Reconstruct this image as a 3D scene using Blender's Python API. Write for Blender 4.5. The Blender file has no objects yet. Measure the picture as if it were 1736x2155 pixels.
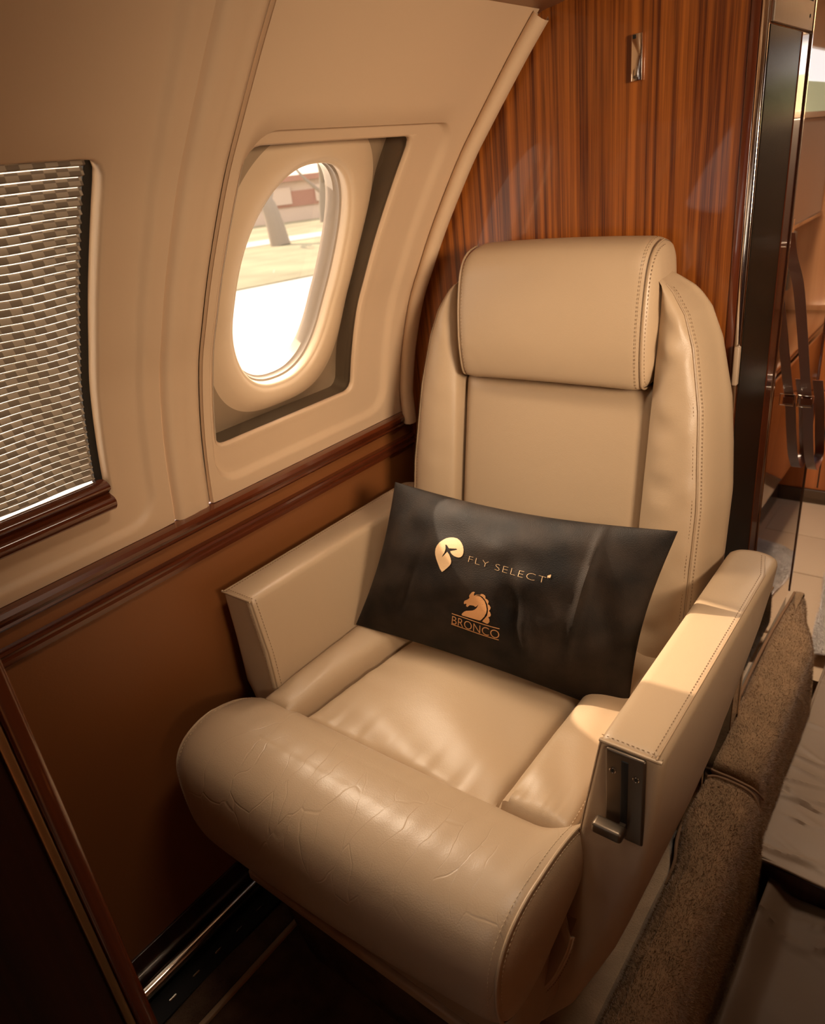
import bpy, bmesh, math, random
import numpy as np
from mathutils import Vector, Matrix
random.seed(7); rng = np.random.default_rng(7)
S = bpy.context.scene; COL = S.collection
# ------------------------------------------------------------------ camera
cam = bpy.data.cameras.new('camera'); camo = bpy.data.objects.new('camera', cam); COL.objects.link(camo)
Rm = ((0.78843575, 0.18403291, -0.58694204), (0.60565323, -0.39899453, 0.68846753), (-0.10748598, -0.89829575, -0.42604168))
m = Matrix.Identity(4)
for i in range(3):
    m[i][0] = Rm[i][0]; m[i][1] = -Rm[i][1]; m[i][2] = -Rm[i][2]
m.translation = Vector((0, 0, 1.32)); camo.matrix_world = m
cam.sensor_fit = 'HORIZONTAL'; cam.sensor_width = 36; cam.lens = 1514.13 / 1736 * 36
cam.clip_start = .02; cam.clip_end = 400
cam.dof.use_dof = True; cam.dof.focus_distance = 1.05; cam.dof.aperture_fstop = 9.0
S.camera = camo
# ------------------------------------------------------------------ world, sun, lights, exposure
S.view_settings.view_transform = 'Standard'; S.view_settings.look = 'None'
S.view_settings.gamma = 1; S.view_settings.use_curve_mapping = False
S.view_settings.exposure = -0.15
w = bpy.data.worlds.new('world'); S.world = w; w.use_nodes = True
nt = w.node_tree; bg = nt.nodes['Background']
tc = nt.nodes.new('ShaderNodeTexCoord'); sp = nt.nodes.new('ShaderNodeSeparateXYZ'); cr = nt.nodes.new('ShaderNodeValToRGB')
nt.links.new(tc.outputs['Generated'], sp.inputs[0]); nt.links.new(sp.outputs['Z'], cr.inputs[0]); nt.links.new(cr.outputs[0], bg.inputs[0])
cr.color_ramp.elements[0].color = (1.0, .90, .78, 1); cr.color_ramp.elements[1].color = (.80, .86, 1.0, 1)
bg.inputs[1].default_value = 2.6
sun = bpy.data.lights.new('sun', 'SUN'); sun.energy = 7.5; sun.angle = math.radians(.7); sun.color = (1, .87, .72)
so = bpy.data.objects.new('sun', sun); COL.objects.link(so)
so.rotation_euler = Vector((-.72, .02, .56)).to_track_quat('Z', 'Y').to_euler()
def area(name, loc, aim, sx, sy, power, col, spread=180):
    l = bpy.data.lights.new(name, 'AREA'); l.shape = 'RECTANGLE'; l.size = sx; l.size_y = sy
    l.energy = power; l.color = col; l.spread = math.radians(spread)
    o = bpy.data.objects.new(name, l); COL.objects.link(o); o.location = loc
    o.rotation_euler = (Vector(loc) - Vector(aim)).to_track_quat('Z', 'Y').to_euler(); return o
area('window_daylight', (-1.30, 1.02, 1.42), (-.5, .72, .62), .5, .5, 42, (1, .88, .72))
area('cabin_fill_light', (.80, .20, 1.40), (-.85, 1.18, 1.08), .35, .30, 3.7, (1, .78, .56), 56)  # fill lamp added inside the cabin in place of unseen windows opposite
area('ceiling_light', (-.30, .62, 1.64), (-.62, .66, .5), .36, .10, 1.5, (1, .82, .62), 95)
area('entry_fill_light', (-.20, 2.12, 1.64), (-.22, 2.3, 0), .20, .35, 13, (1, .80, .60), 130)  # fill lamp added above the entry to brighten mats and floor

# ------------------------------------------------------------------ materials
def mat(name, col, rough=.5, metal=0, spec=.5, coat=0, bump=None, bs=.1, noise=None, sheen=0, trans=0, colvar=None):
    m = bpy.data.materials.new(name); m.use_nodes = True; n = m.node_tree; b = n.nodes['Principled BSDF']
    b.inputs['Base Color'].default_value = (*col, 1); b.inputs['Roughness'].default_value = rough
    b.inputs['Metallic'].default_value = metal; b.inputs['Specular IOR Level'].default_value = spec
    b.inputs['Coat Weight'].default_value = coat; b.inputs['Coat Roughness'].default_value = .04
    b.inputs['Sheen Weight'].default_value = sheen
    b.inputs['Transmission Weight'].default_value = trans
    t = n.nodes.new('ShaderNodeTexCoord')
    if colvar:
        sc, amt = colvar
        nz = n.nodes.new('ShaderNodeTexNoise'); nz.inputs['Scale'].default_value = sc; nz.inputs['Detail'].default_value = 6
        r = n.nodes.new('ShaderNodeValToRGB')
        r.color_ramp.elements[0].position = .3; r.color_ramp.elements[1].position = .7
        r.color_ramp.elements[0].color = (*[c * (1 - amt) for c in col], 1); r.color_ramp.elements[1].color = (*[min(1, c * (1 + amt)) for c in col], 1)
        n.links.new(t.outputs['Object'], nz.inputs['Vector']); n.links.new(nz.outputs[0], r.inputs[0]); n.links.new(r.outputs[0], b.inputs['Base Color'])
    if bump:
        nz = n.nodes.new('ShaderNodeTexNoise'); nz.inputs['Scale'].default_value = bump; nz.inputs['Detail'].default_value = 4
        bp = n.nodes.new('ShaderNodeBump'); bp.inputs['Strength'].default_value = bs; bp.inputs['Distance'].default_value = .002
        n.links.new(t.outputs['Object'], nz.inputs['Vector']); n.links.new(nz.outputs[0], bp.inputs['Height']); n.links.new(bp.outputs[0], b.inputs['Normal'])
    return m
def leather(name, col, crease=0.0, rough=.42):
    m = mat(name, col, rough, spec=.45); n = m.node_tree; b = n.nodes['Principled BSDF']
    t = n.nodes.new('ShaderNodeTexCoord')
    v = n.nodes.new('ShaderNodeTexVoronoi'); v.inputs['Scale'].default_value = 520; v.feature = 'F1'
    n.links.new(t.outputs['Object'], v.inputs['Vector'])
    b1 = n.nodes.new('ShaderNodeBump'); b1.inputs['Strength'].default_value = .16; b1.inputs['Distance'].default_value = .0006
    n.links.new(v.outputs['Distance'], b1.inputs['Height'])
    nz = n.nodes.new('ShaderNodeTexNoise'); nz.inputs['Scale'].default_value = 9; nz.inputs['Detail'].default_value = 3
    n.links.new(t.outputs['Object'], nz.inputs['Vector'])
    b2 = n.nodes.new('ShaderNodeBump'); b2.inputs['Strength'].default_value = .35; b2.inputs['Distance'].default_value = .006
    n.links.new(nz.outputs[0], b2.inputs['Height']); n.links.new(b1.outputs[0], b2.inputs['Normal'])
    last = b2
    if crease:
        # worn creases: thin lines where a distorted voronoi meets its cell borders, stretched down the roll
        mp = n.nodes.new('ShaderNodeMapping'); mp.inputs['Scale'].default_value = (26, 8, 8); mp.inputs['Rotation'].default_value = (0, 0, .35)
        n2 = n.nodes.new('ShaderNodeTexNoise'); n2.inputs['Scale'].default_value = 6; n2.inputs['Detail'].default_value = 3
        mx = n.nodes.new('ShaderNodeMix'); mx.data_type = 'VECTOR'; mx.inputs['Factor'].default_value = .09
        n.links.new(t.outputs['Object'], n2.inputs['Vector']); n.links.new(t.outputs['Object'], mx.inputs['A']); n.links.new(n2.outputs['Color'], mx.inputs['B'])
        n.links.new(mx.outputs['Result'], mp.inputs['Vector'])
        vv = n.nodes.new('ShaderNodeTexVoronoi'); vv.feature = 'DISTANCE_TO_EDGE'; vv.inputs['Scale'].default_value = 1.0
        n.links.new(mp.outputs[0], vv.inputs['Vector'])
        r = n.nodes.new('ShaderNodeMapRange'); r.inputs['From Max'].default_value = .022; r.interpolation_type = 'SMOOTHSTEP'
        n.links.new(vv.outputs['Distance'], r.inputs['Value'])
        n3 = n.nodes.new('ShaderNodeTexNoise'); n3.inputs['Scale'].default_value = 7; n.links.new(t.outputs['Object'], n3.inputs['Vector'])
        r3 = n.nodes.new('ShaderNodeMapRange'); r3.inputs['From Min'].default_value = .40; r3.inputs['From Max'].default_value = .56
        n.links.new(n3.outputs[0], r3.inputs['Value'])
        mm = n.nodes.new('ShaderNodeMath'); mm.operation = 'SUBTRACT'; mm.inputs[0].default_value = 1; n.links.new(r.outputs[0], mm.inputs[1])
        m2 = n.nodes.new('ShaderNodeMath'); m2.operation = 'MULTIPLY'; n.links.new(mm.outputs[0], m2.inputs[0]); n.links.new(r3.outputs[0], m2.inputs[1])
        b3 = n.nodes.new('ShaderNodeBump'); b3.invert = True; b3.inputs['Strength'].default_value = crease; b3.inputs['Distance'].default_value = .0014
        n.links.new(m2.outputs[0], b3.inputs['Height']); n.links.new(last.outputs[0], b3.inputs['Normal']); last = b3
    n.links.new(last.outputs[0], b.inputs['Normal'])
    return m
def wood(name, dark, light, axis='Z', scale=26, rough=.22, coat=.8):
    m = mat(name, light, rough, coat=coat); n = m.node_tree; b = n.nodes['Principled BSDF']
    t = n.nodes.new('ShaderNodeTexCoord'); mp = n.nodes.new('ShaderNodeMapping')
    sc = {'Z': (1, 1, .010), 'Y': (1, .03, 1), 'X': (.03, 1, 1)}[axis]; mp.inputs['Scale'].default_value = sc
    n.links.new(t.outputs['Object'], mp.inputs['Vector'])
    a = n.nodes.new('ShaderNodeTexNoise'); a.inputs['Scale'].default_value = scale; a.inputs['Detail'].default_value = 3; a.inputs['Roughness'].default_value = .55
    c = n.nodes.new('ShaderNodeTexNoise'); c.inputs['Scale'].default_value = scale * 9; c.inputs['Detail'].default_value = 4
    n.links.new(mp.outputs[0], a.inputs['Vector']); n.links.new(mp.outputs[0], c.inputs['Vector'])
    mx = n.nodes.new('ShaderNodeMix'); mx.inputs['Factor'].default_value = .28
    n.links.new(a.outputs[0], mx.inputs['A']); n.links.new(c.outputs[0], mx.inputs['B'])
    r = n.nodes.new('ShaderNodeValToRGB'); r.color_ramp.elements[0].position = .38; r.color_ramp.elements[1].position = .62
    r.color_ramp.elements[0].color = (*dark, 1); r.color_ramp.elements[1].color = (*light, 1)
    n.links.new(mx.outputs['Result'], r.inputs[0]); n.links.new(r.outputs[0], b.inputs['Base Color'])
    return m
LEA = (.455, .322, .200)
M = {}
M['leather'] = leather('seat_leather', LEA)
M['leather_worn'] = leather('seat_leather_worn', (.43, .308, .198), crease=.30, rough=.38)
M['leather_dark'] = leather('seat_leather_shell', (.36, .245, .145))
M['thread'] = mat('stitch_thread', (.20, .12, .06), .8)
M['thread_light'] = mat('stitch_thread_pale', (.62, .47, .30), .8)
M['cream'] = mat('cream_liner', (.60, .42, .265), .42, bump=900, bs=.05)
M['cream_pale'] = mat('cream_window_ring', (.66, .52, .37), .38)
M['taupe'] = mat('taupe_shaded_surround', (.34, .26, .18), .35)  # taupe tint with the shade of the deep corners put into the colour
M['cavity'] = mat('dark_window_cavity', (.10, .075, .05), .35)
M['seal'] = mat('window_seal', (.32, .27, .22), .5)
M['mahogany'] = wood('mahogany_trim', (.075, .015, .005), (.13, .030, .009), 'Y', 30, .18, 1)
M['mahogany_z'] = wood('mahogany_upright', (.075, .015, .005), (.13, .030, .009), 'Z', 30, .2, 1)
M['veneer'] = wood('striped_mahogany_veneer', (.080, .016, .003), (.37, .108, .016), 'Z', 105, .32, .35)
M['dark_wood'] = wood('dark_cabinet_wood', (.012, .004, .003), (.04, .010, .006), 'Z', 16, .3, .4)
M['light_wood'] = wood('light_honey_wood', (.50, .22, .09), (.66, .32, .14), 'Z', 20, .3, .4)
M['orange_wood'] = wood('orange_wood', (.45, .13, .03), (.62, .20, .05), 'Z', 14, .3, .6)
M['brown_panel'] = mat('brown_wall_panel', (.20, .068, .018), .42, bump=300, bs=.08)
M['chrome'] = mat('polished_chrome', (.80, .70, .60), .10, 1)
M['steel'] = mat('brushed_steel', (.42, .35, .28), .33, 1, bump=90, bs=.1)
M['mirror'] = mat('mirror_panel', (.86, .80, .74), .03, 1)
M['smoke'] = mat('dark_polished_panel', (.016, .011, .007), .25, 0, spec=.10)
M['bronze'] = mat('bronze_strip', (.46, .32, .17), .32, .9)
M['gun'] = mat('gunmetal', (.16, .12, .085), .38, .85)
M['black'] = mat('black_recess', (.006, .005, .004), .6)
M['black_cloth'] = mat('black_pillow_cloth', (.015, .0095, .0062), .62, spec=.2, bump=700, bs=.35, colvar=(16, .75))
M['copper'] = mat('copper_print', (.58, .28, .11), .5, .1, bump=900, bs=.3)
M['gold'] = mat('pale_gold_print', (.66, .43, .23), .5, .1, bump=900, bs=.2)
M['pile_brown'] = mat('brown_carpet_pile', (.28, .172, .092), .95, spec=.1, bump=260, bs=.6, sheen=.2, colvar=(26, .16))
M['pile_beige'] = mat('beige_carpet_pile', (.40, .285, .185), .95, spec=.1, bump=300, bs=.6, sheen=.2, colvar=(30, .14))
M['pile_dark'] = mat('dark_carpet', (.10, .06, .036), .95, spec=.05, bump=240, bs=.8, colvar=(18, .3))
M['bind'] = mat('carpet_binding', (.20, .105, .05), .8)
M['bind_light'] = mat('tan_trim_strip', (.40, .26, .15), .5)
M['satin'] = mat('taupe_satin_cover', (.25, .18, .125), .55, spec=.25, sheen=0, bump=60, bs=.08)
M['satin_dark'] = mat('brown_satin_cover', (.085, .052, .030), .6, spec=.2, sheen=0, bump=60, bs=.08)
M['fleece'] = mat('white_fleece', (.72, .66, .60), .95, spec=.1, bump=200, bs=.9, colvar=(40, .12))
M['mat_beige'] = mat('beige_step_mat', (.50, .35, .22), .8, bump=150, bs=.2)
M['strap'] = mat('brown_leather_strap', (.12, .032, .012), .35, coat=.2)
M['tan_plastic'] = mat('tan_plastic', (.42, .30, .2), .4)
def simple_nodes(name):
    m = bpy.data.materials.new(name); m.use_nodes = True; n = m.node_tree; n.nodes.clear()
    return m, n, n.nodes.new('ShaderNodeOutputMaterial')
m, n, o = simple_nodes('clear_pane'); tr = n.nodes.new('ShaderNodeBsdfTransparent'); gl = n.nodes.new('ShaderNodeBsdfGlossy'); gl.inputs['Roughness'].default_value = .02
fr = n.nodes.new('ShaderNodeLayerWeight'); fr.inputs[0].default_value = .06; mx = n.nodes.new('ShaderNodeMixShader'); tr.inputs[0].default_value = (.98, .93, .87, 1)
n.links.new(fr.outputs['Facing'], mx.inputs[0]); n.links.new(tr.outputs[0], mx.inputs[1]); n.links.new(gl.outputs[0], mx.inputs[2]); n.links.new(mx.outputs[0], o.inputs[0]); M['pane'] = m
m, n, o = simple_nodes('blind_sheer'); tl = n.nodes.new('ShaderNodeBsdfTranslucent'); tl.inputs[0].default_value = (1, .86, .68, 1); df = n.nodes.new('ShaderNodeBsdfTransparent')
mx = n.nodes.new('ShaderNodeMixShader'); mx.inputs[0].default_value = .12; n.links.new(tl.outputs[0], mx.inputs[1]); n.links.new(df.outputs[0], mx.inputs[2]); n.links.new(mx.outputs[0], o.inputs[0]); M['sheer'] = m
m, n, o = simple_nodes('blind_cloth'); tl = n.nodes.new('ShaderNodeBsdfTranslucent'); df = n.nodes.new('ShaderNodeBsdfDiffuse'); mx = n.nodes.new('ShaderNodeMixShader'); mx.inputs[0].default_value = .05
t = n.nodes.new('ShaderNodeTexCoord'); sx = n.nodes.new('ShaderNodeSeparateXYZ'); cb = n.nodes.new('ShaderNodeCombineXYZ'); bk = n.nodes.new('ShaderNodeTexChecker'); cb.inputs[2].default_value = .5
n.links.new(t.outputs['Object'], sx.inputs[0]); n.links.new(sx.outputs['Y'], cb.inputs[0]); mz = n.nodes.new('ShaderNodeMath'); mz.operation = 'SUBTRACT'; mz.inputs[1].default_value = .9575; n.links.new(sx.outputs['Z'], mz.inputs[0]); n.links.new(mz.outputs[0], cb.inputs[1]); n.links.new(cb.outputs[0], bk.inputs['Vector'])
bk.inputs['Scale'].default_value = 1; bk.inputs['Color1'].default_value = (.19, .145, .105, 1); bk.inputs['Color2'].default_value = (.36, .285, .21, 1)
vm = n.nodes.new('ShaderNodeVectorMath'); vm.operation = 'MULTIPLY'; vm.inputs[1].default_value = (1 / .0135, 1 / .009318, 1); n.links.new(cb.outputs[0], vm.inputs[0]); n.links.new(vm.outputs[0], bk.inputs['Vector'])
for s_ in (tl, df): n.links.new(bk.outputs[0], s_.inputs[0])
n.links.new(df.outputs[0], mx.inputs[1]); n.links.new(tl.outputs[0], mx.inputs[2]); n.links.new(mx.outputs[0], o.inputs[0]); M['blind'] = m

# ------------------------------------------------------------------ helpers
def put(name, me, mt, parent=None, smooth=True, ang=40):
    me.materials.append(mt if not isinstance(mt, str) else M[mt])
    o = bpy.data.objects.new(name, me); COL.objects.link(o)
    if parent: o.parent = parent
    if smooth:
        me.shade_smooth(); me.set_sharp_from_angle(angle=math.radians(ang))
    return o
def mesh(name, V, F, mt, parent=None, smooth=True, ang=40):
    me = bpy.data.meshes.new(name); me.from_pydata([tuple(map(float, v)) for v in V], [], [tuple(map(int, f)) for f in F]); 
    bm = bmesh.new(); bm.from_mesh(me); bmesh.ops.recalc_face_normals(bm, faces=bm.faces); bm.to_mesh(me); bm.free(); me.update()
    return put(name, me, mt, parent, smooth, ang)
def quads(n, mm, cu=False, cv=False, base=0):
    F = []
    for i in range(n if cu else n - 1):
        for j in range(mm if cv else mm - 1):
            a, b = i, (i + 1) % n; c, d = j, (j + 1) % mm
            F.append((base + a * mm + c, base + b * mm + c, base + b * mm + d, base + a * mm + d))
    return F
def grid(name, P, mt, parent=None, cu=False, cv=False, caps=False, ang=40, thick=0):
    P = np.asarray(P, float); n, mm = P.shape[:2]; V = P.reshape(-1, 3).tolist(); F = quads(n, mm, cu, cv)
    if caps:   # close both ends of the first axis with a fan
        for i in (0, n - 1):
            c = P[i].mean(0); V.append(c.tolist()); k = len(V) - 1
            for j in range(mm if cv else mm - 1): F.append((i * mm + j, i * mm + (j + 1) % mm, k))
    o = mesh(name, V, F, mt, parent, True, ang)
    if thick:
        s = o.modifiers.new('solid', 'SOLIDIFY'); s.thickness = abs(thick); s.offset = 0
    return o
def rbox(name, lo, hi, r, mt, parent=None, seg=3):
    bm = bmesh.new(); bmesh.ops.create_cube(bm, size=1)
    lo, hi = np.array(lo, float), np.array(hi, float)
    for v in bm.verts: v.co = Vector((lo + (np.array(v.co) + .5) * (hi - lo)).tolist())
    if r: bmesh.ops.bevel(bm, geom=bm.edges[:], offset=r, segments=seg, affect='EDGES', profile=.5, clamp_overlap=True)
    me = bpy.data.meshes.new(name); bm.to_mesh(me); bm.free(); return put(name, me, mt, parent, True, 30)
def crv(pts, n):
    """Catmull-Rom resample of control points"""
    p = np.asarray(pts, float); p = np.vstack([2 * p[0] - p[1], p, 2 * p[-1] - p[-2]]); k = len(p) - 3; out = []
    for t in np.linspace(0, k - 1e-9, n):
        i = int(t); u = t - i; a, b, c, d = p[i:i + 4]
        out.append(.5 * ((2 * b) + (-a + c) * u + (2 * a - 5 * b + 4 * c - d) * u * u + (-a + 3 * b - 3 * c + d) * u ** 3))
    return np.array(out)
def tubeV(pts, r, k=8, base=0, flat=1.0):
    p = np.asarray(pts, float); n = len(p); T = np.gradient(p, axis=0); T /= np.linalg.norm(T, axis=1)[:, None] + 1e-12
    ref = np.array([0, 0, 1.]) if abs(T[0][2]) < .9 else np.array([1., 0, 0]); V = []
    N = np.cross(T[0], ref); N /= np.linalg.norm(N)
    rr = np.full(n, r) if np.isscalar(r) else np.asarray(r)
    for i in range(n):
        N = N - T[i] * np.dot(N, T[i]); N /= np.linalg.norm(N) + 1e-12; B = np.cross(T[i], N)
        for j in range(k):
            a = 2 * math.pi * j / k; V.append(p[i] + rr[i] * (math.cos(a) * N + flat * math.sin(a) * B))
    F = quads(n, k, False, True, base)
    F.append(tuple(base + j for j in range(k))); F.append(tuple(base + (n - 1) * k + j for j in range(k)))
    return V, F
def tube(name, pts, r, mt, parent=None, k=8):
    V, F = tubeV(pts, r, k); return mesh(name, V, F, mt, parent)
def stitches(name, lines, mt, parent, L=.0034, gap=.0026, r=.00055):
    V, F = [], []
    for pts in lines:
        p = np.asarray(pts, float); d = np.r_[0, np.cumsum(np.linalg.norm(np.diff(p, axis=0), axis=1))]
        s = 0
        while s + L < d[-1]:
            q = np.array([[np.interp(x, d, p[:, c]) for c in range(3)] for x in (s, s + L * .5, s + L)])
            v, f = tubeV(q, [r * .5, r, r * .5], 5, len(V)); V += v; F += f; s += L + gap
    o = mesh(name, V, F, mt, parent); o['kind'] = 'stuff'; return o
def thing(name, label, cat, loc, group=None):
    o = bpy.data.objects.new(name, None); COL.objects.link(o); o.location = loc; o.empty_display_size = .05
    o['label'] = label; o['category'] = cat
    if group: o['group'] = group
    return o
def own(parent, *objs):
    """parent world-built parts to a thing without moving them"""
    for o in objs: o.parent = parent; o.matrix_parent_inverse = Matrix.Translation(-Vector(parent.location))
def adopt(parent):
    """children were created with parent= set and built in world space"""
    for o in parent.children: o.matrix_parent_inverse = Matrix.Translation(-Vector(parent.location))
def tag(o, label, cat, group=None, kind=None):
    if label: o['label'] = label
    if cat: o['category'] = cat
    if group: o['group'] = group
    if kind: o['kind'] = kind
    return o
def struct(o, label, cat='wall'):
    o['kind'] = 'structure'; o['label'] = label; o['category'] = cat; return o
def sm(x): x = np.clip(x, 0, 1); return x * x * (3 - 2 * x)

# ------------------------------------------------------------------ side wall profile
WZ = np.array([.80, .84, .97, 1.08, 1.15, 1.23, 1.33, 1.39, 1.46, 1.50, 1.56, 1.62]); WX = np.array([-1.003, -1.0, -.975, -.94, -.905, -.86, -.795, -.748, -.69, -.655, -.60, -.545])
_c = crv(np.c_[WX, WZ], 200); PZ, PX = _c[:, 1], _c[:, 0]
def wp(y, z, off=0.):
    y, z, off = np.broadcast_arrays(np.asarray(y, float), np.asarray(z, float), np.asarray(off, float))
    x = np.interp(z, PZ, PX); dx = (np.interp(np.add(z, .01), PZ, PX) - np.interp(np.add(z, -.01), PZ, PX)) / .02
    l = np.sqrt(1 + dx * dx)       # outward normal (-1, dx)/l
    return np.stack([x - off / l, y + 0 * x, z + off * dx / l], -1)
def rr(y0, y1, z0, z1, r, N=128, p=None):
    """rounded rectangle sampled by angle about its centre"""
    cy, cz, hy, hz = (y0 + y1) / 2, (z0 + z1) / 2, (y1 - y0) / 2, (z1 - z0) / 2; out = []
    for a in np.linspace(0, 2 * math.pi, N, endpoint=False):
        c, s = math.cos(a) * hy, math.sin(a) * hz; lo, hi = 0, 2.0
        for _ in range(30):
            t = (lo + hi) / 2; qy, qz = abs(c * t), abs(s * t)
            ex, ez = max(qy - (hy - r), 0), max(qz - (hz - r), 0)
            inside = qy <= hy and qz <= hz and ex * ex + ez * ez <= r * r
            if inside: lo = t
            else: hi = t
        out.append((cy + c * lo, cz + s * lo))
    return np.array(out)
def loops(name, L, mt, parent=None, ang=50):
    """L: list of (loop[N,2] in y,z ; offset)"""
    P = np.array([wp(l[:, 0], l[:, 1], o) for l, o in L]); return grid(name, P, mt, parent, cv=True, ang=ang)
def liner(name, out, opn, r, emb, depth, parent=None):
    N = 192; O = rr(*out, .002, N); I = rr(*opn, r, N); E = rr(*emb, .05, N); L = []
    L.append((rr(out[0] + .0015, out[1] - .0015, out[2], out[3], .002, N), .006)); L.append((O * .0 + rr(out[0] + .003, out[1] - .003, out[2] + .001, out[3] - .001, .003, N), -.001))
    for t in np.linspace(.12, .88, 7): L.append((O * (1 - t) + E * t, -.001))
    for t in np.linspace(0, 1, 7): L.append((E * (1 - t * .22) + I * t * .22, -.001 + .007 * sm(t)))
    for t in np.linspace(.35, .85, 6): L.append((E * (1 - t) + I * t, .006))
    cy, cz = I.mean(0)
    for d, s in ((.005, 1.018), (.0058, 1.008), (.009, 1.0), (depth, 1.0)): L.append(((I - (cy, cz)) * s + (cy, cz), d))
    return loops(name, L, 'cream', parent)

wall_left = struct(liner('wall_left', (.6475, 1.185, .842, 1.60), (.676, 1.020, .937, 1.364), .020, (.664, 1.125, .865, 1.385), .013), 'cream moulded cabin liner around the oval window')
lp = liner('liner_panel', (-.35, .5748, .842, 1.60), (.02, .478, .921, 1.362), .022, (-.1, .548, .858, 1.585), .05)
struct(lp, 'cream moulded liner around the blind'); lp.name = 'wall_left.001'
# pillar between the two liner panels
def strip(y0, y1, name, offs, z0=.842, z1=1.60, mt='cream'):
    zz = np.linspace(z0, z1, 60); P = []
    for (y, of) in zip(np.linspace(y0, y1, len(offs)), offs): P.append(wp(np.full(60, y), zz, of))
    return grid(name, np.array(P), mt, ang=60)
struct(strip(.5745, .6485, 'trim_1', [.012, .0, -.004, -.004, -.004, -.004, -.003, -.002, -.002, -.002, 0, .012]), 'cream pillar strip between two liner panels', 'trim')
struct(strip(.55, .68, 'wall_left.002', [.010, .010], mt='taupe'), 'backing behind panel seams')
# curved cream frame along the bulkhead
zz = np.linspace(.822, 1.52, 70); P = []
sec = [(1.196, .004), (1.170, .001), (1.163, -.004), (1.160, -.014), (1.164, -.021), (1.172, -.024), (1.182, -.024), (1.190, -.020), (1.196, -.012)]
for y, of in sec:
    flare = .012 * sm((.90 - zz) / .08)
    P.append(wp(np.full(70, y), zz, np.full(70, of) - flare))
struct(grid('trim_2', np.array(P), 'cream', ang=60), 'curved cream edge frame against the wood bulkhead', 'trim')
# overhead valance: shelf returning inboard from the liner top
a = [(-.668, 1.505), (-.640, 1.522), (-.61, 1.527), (-.575, 1.537), (-.55, 1.562), (-.54, 1.60), (-.54, 1.66)]
a = crv(a, 24); P = [[(x, y, z) for x, z in a] for y in (-.35, 1.198)]
struct(grid('ceiling_valance', np.array(P), 'cream', ang=60, thick=.004), 'cream overhead valance above the side wall', 'ceiling').name = 'trim_3'
struct(rbox('ceiling', (-.56, -1.2, 1.66), (1.05, 3.4, 1.70), 0, 'cream'), 'cream cabin ceiling', 'ceiling')

# ---- oval window of the right-hand opening
def ell(cy, cz, hy, hz, p=2.4, N=192):
    a = np.linspace(0, 2 * math.pi, N, endpoint=False); c, s = np.cos(a), np.sin(a)
    rad = (np.abs(c) ** p + np.abs(s) ** p) ** (-1 / p); return np.c_[cy + hy * c * rad, cz + hz * s * rad]
OC = (.852, 1.158); OH = (.116, .166)
wn = thing('oval_window', 'oval cabin window with clear panes in a cream surround', 'window', (-.98, .845, 1.0))
R0 = rr(.668, 1.040, .925, 1.39, .03, 192)
O0 = rr(.676, 1.020, .937, 1.364, .020, 192); c_ = O0.mean(0); R1 = (O0 - c_) * 1.045 + c_
R1 = (O0 - c_) * 1.022 + c_
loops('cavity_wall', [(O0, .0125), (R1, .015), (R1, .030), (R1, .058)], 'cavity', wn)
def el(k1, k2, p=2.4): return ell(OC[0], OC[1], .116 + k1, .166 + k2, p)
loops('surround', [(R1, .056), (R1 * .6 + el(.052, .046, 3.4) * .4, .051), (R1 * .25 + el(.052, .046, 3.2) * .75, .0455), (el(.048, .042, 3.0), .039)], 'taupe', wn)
loops('window_ring', [(el(.048, .042, 3.0), .039), (el(.042, .037, 2.8), .0350), (el(.034, .030, 2.7), .031), (el(.024, .022, 2.5), .029), (el(.014, .013), .029), (el(.008, .008), .0305), (el(.0065, .0065), .033), (el(.0045, .0045), .034), (el(.002, .002), .0345), (el(.0, .0), .037), (el(-.0005, -.0005), .050)], 'cream_pale', wn)
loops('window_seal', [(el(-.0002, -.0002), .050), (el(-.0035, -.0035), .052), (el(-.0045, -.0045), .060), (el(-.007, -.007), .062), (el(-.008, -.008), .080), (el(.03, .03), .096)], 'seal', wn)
def paneL(name, loop, off, parent, mt='pane'):
    c = loop.mean(0); return loops(name, [(loop, off)] + [((loop - c) * s + c, off) for s in (.8, .6, .4, .2, .02)], mt, parent)
paneL('outer_pane', el(-.001, -.001), .075, wn)
paneL('inner_pane', rr(.678, 1.018, .939, 1.362, .019, 192), .011, wn)
# inner dark gasket shelf at the foot of the opening
adopt(wn)

# ---- pleated blind in the left-hand opening
bl = thing('pleated_blind', 'closed pleated blind with woven block pattern and backlit folds', 'blind', (-.99, .24, .95))
N = 44; z0, z1 = .958, 1.368; pitch = (z1 - z0) / N; ys = np.linspace(.035, .462, 60)
for i in range(N):
    za = z0 + i * pitch; wob = .0009 * np.sin(ys * 48 + i * .16) * min(1, (N - i) / 14) + .0006 * np.sin(ys * 21 + i * .1)
    sag = -.010 * (1 - i / N) * (ys / .46) ** 3 * 0
    rows = []
    for fz, of in ((.03, .020), (.5, .0145), (.95, .0205)): rows.append(wp(ys, za + fz * pitch + wob + sag, of))
    grid('pleat', np.array(rows), 'blind', bl, ang=80)
P = np.array([wp(np.full(40, y), np.linspace(.93, 1.40, 40), .028) for y in np.linspace(.025, .464, 12)]); grid('sheer_backing', P, 'sheer', bl)
P = np.array([wp(np.full(40, y), np.linspace(.90, 1.42, 40), o_) for y, o_ in ((.464, .034), (.466, .024), (.4995, .024))]); grid('side_channel', P, 'black', bl)
P = np.array([wp(np.linspace(.0, .5, 20), z, o_) for z, o_ in ((1.40, .0), (1.40, .08))]); 
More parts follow.
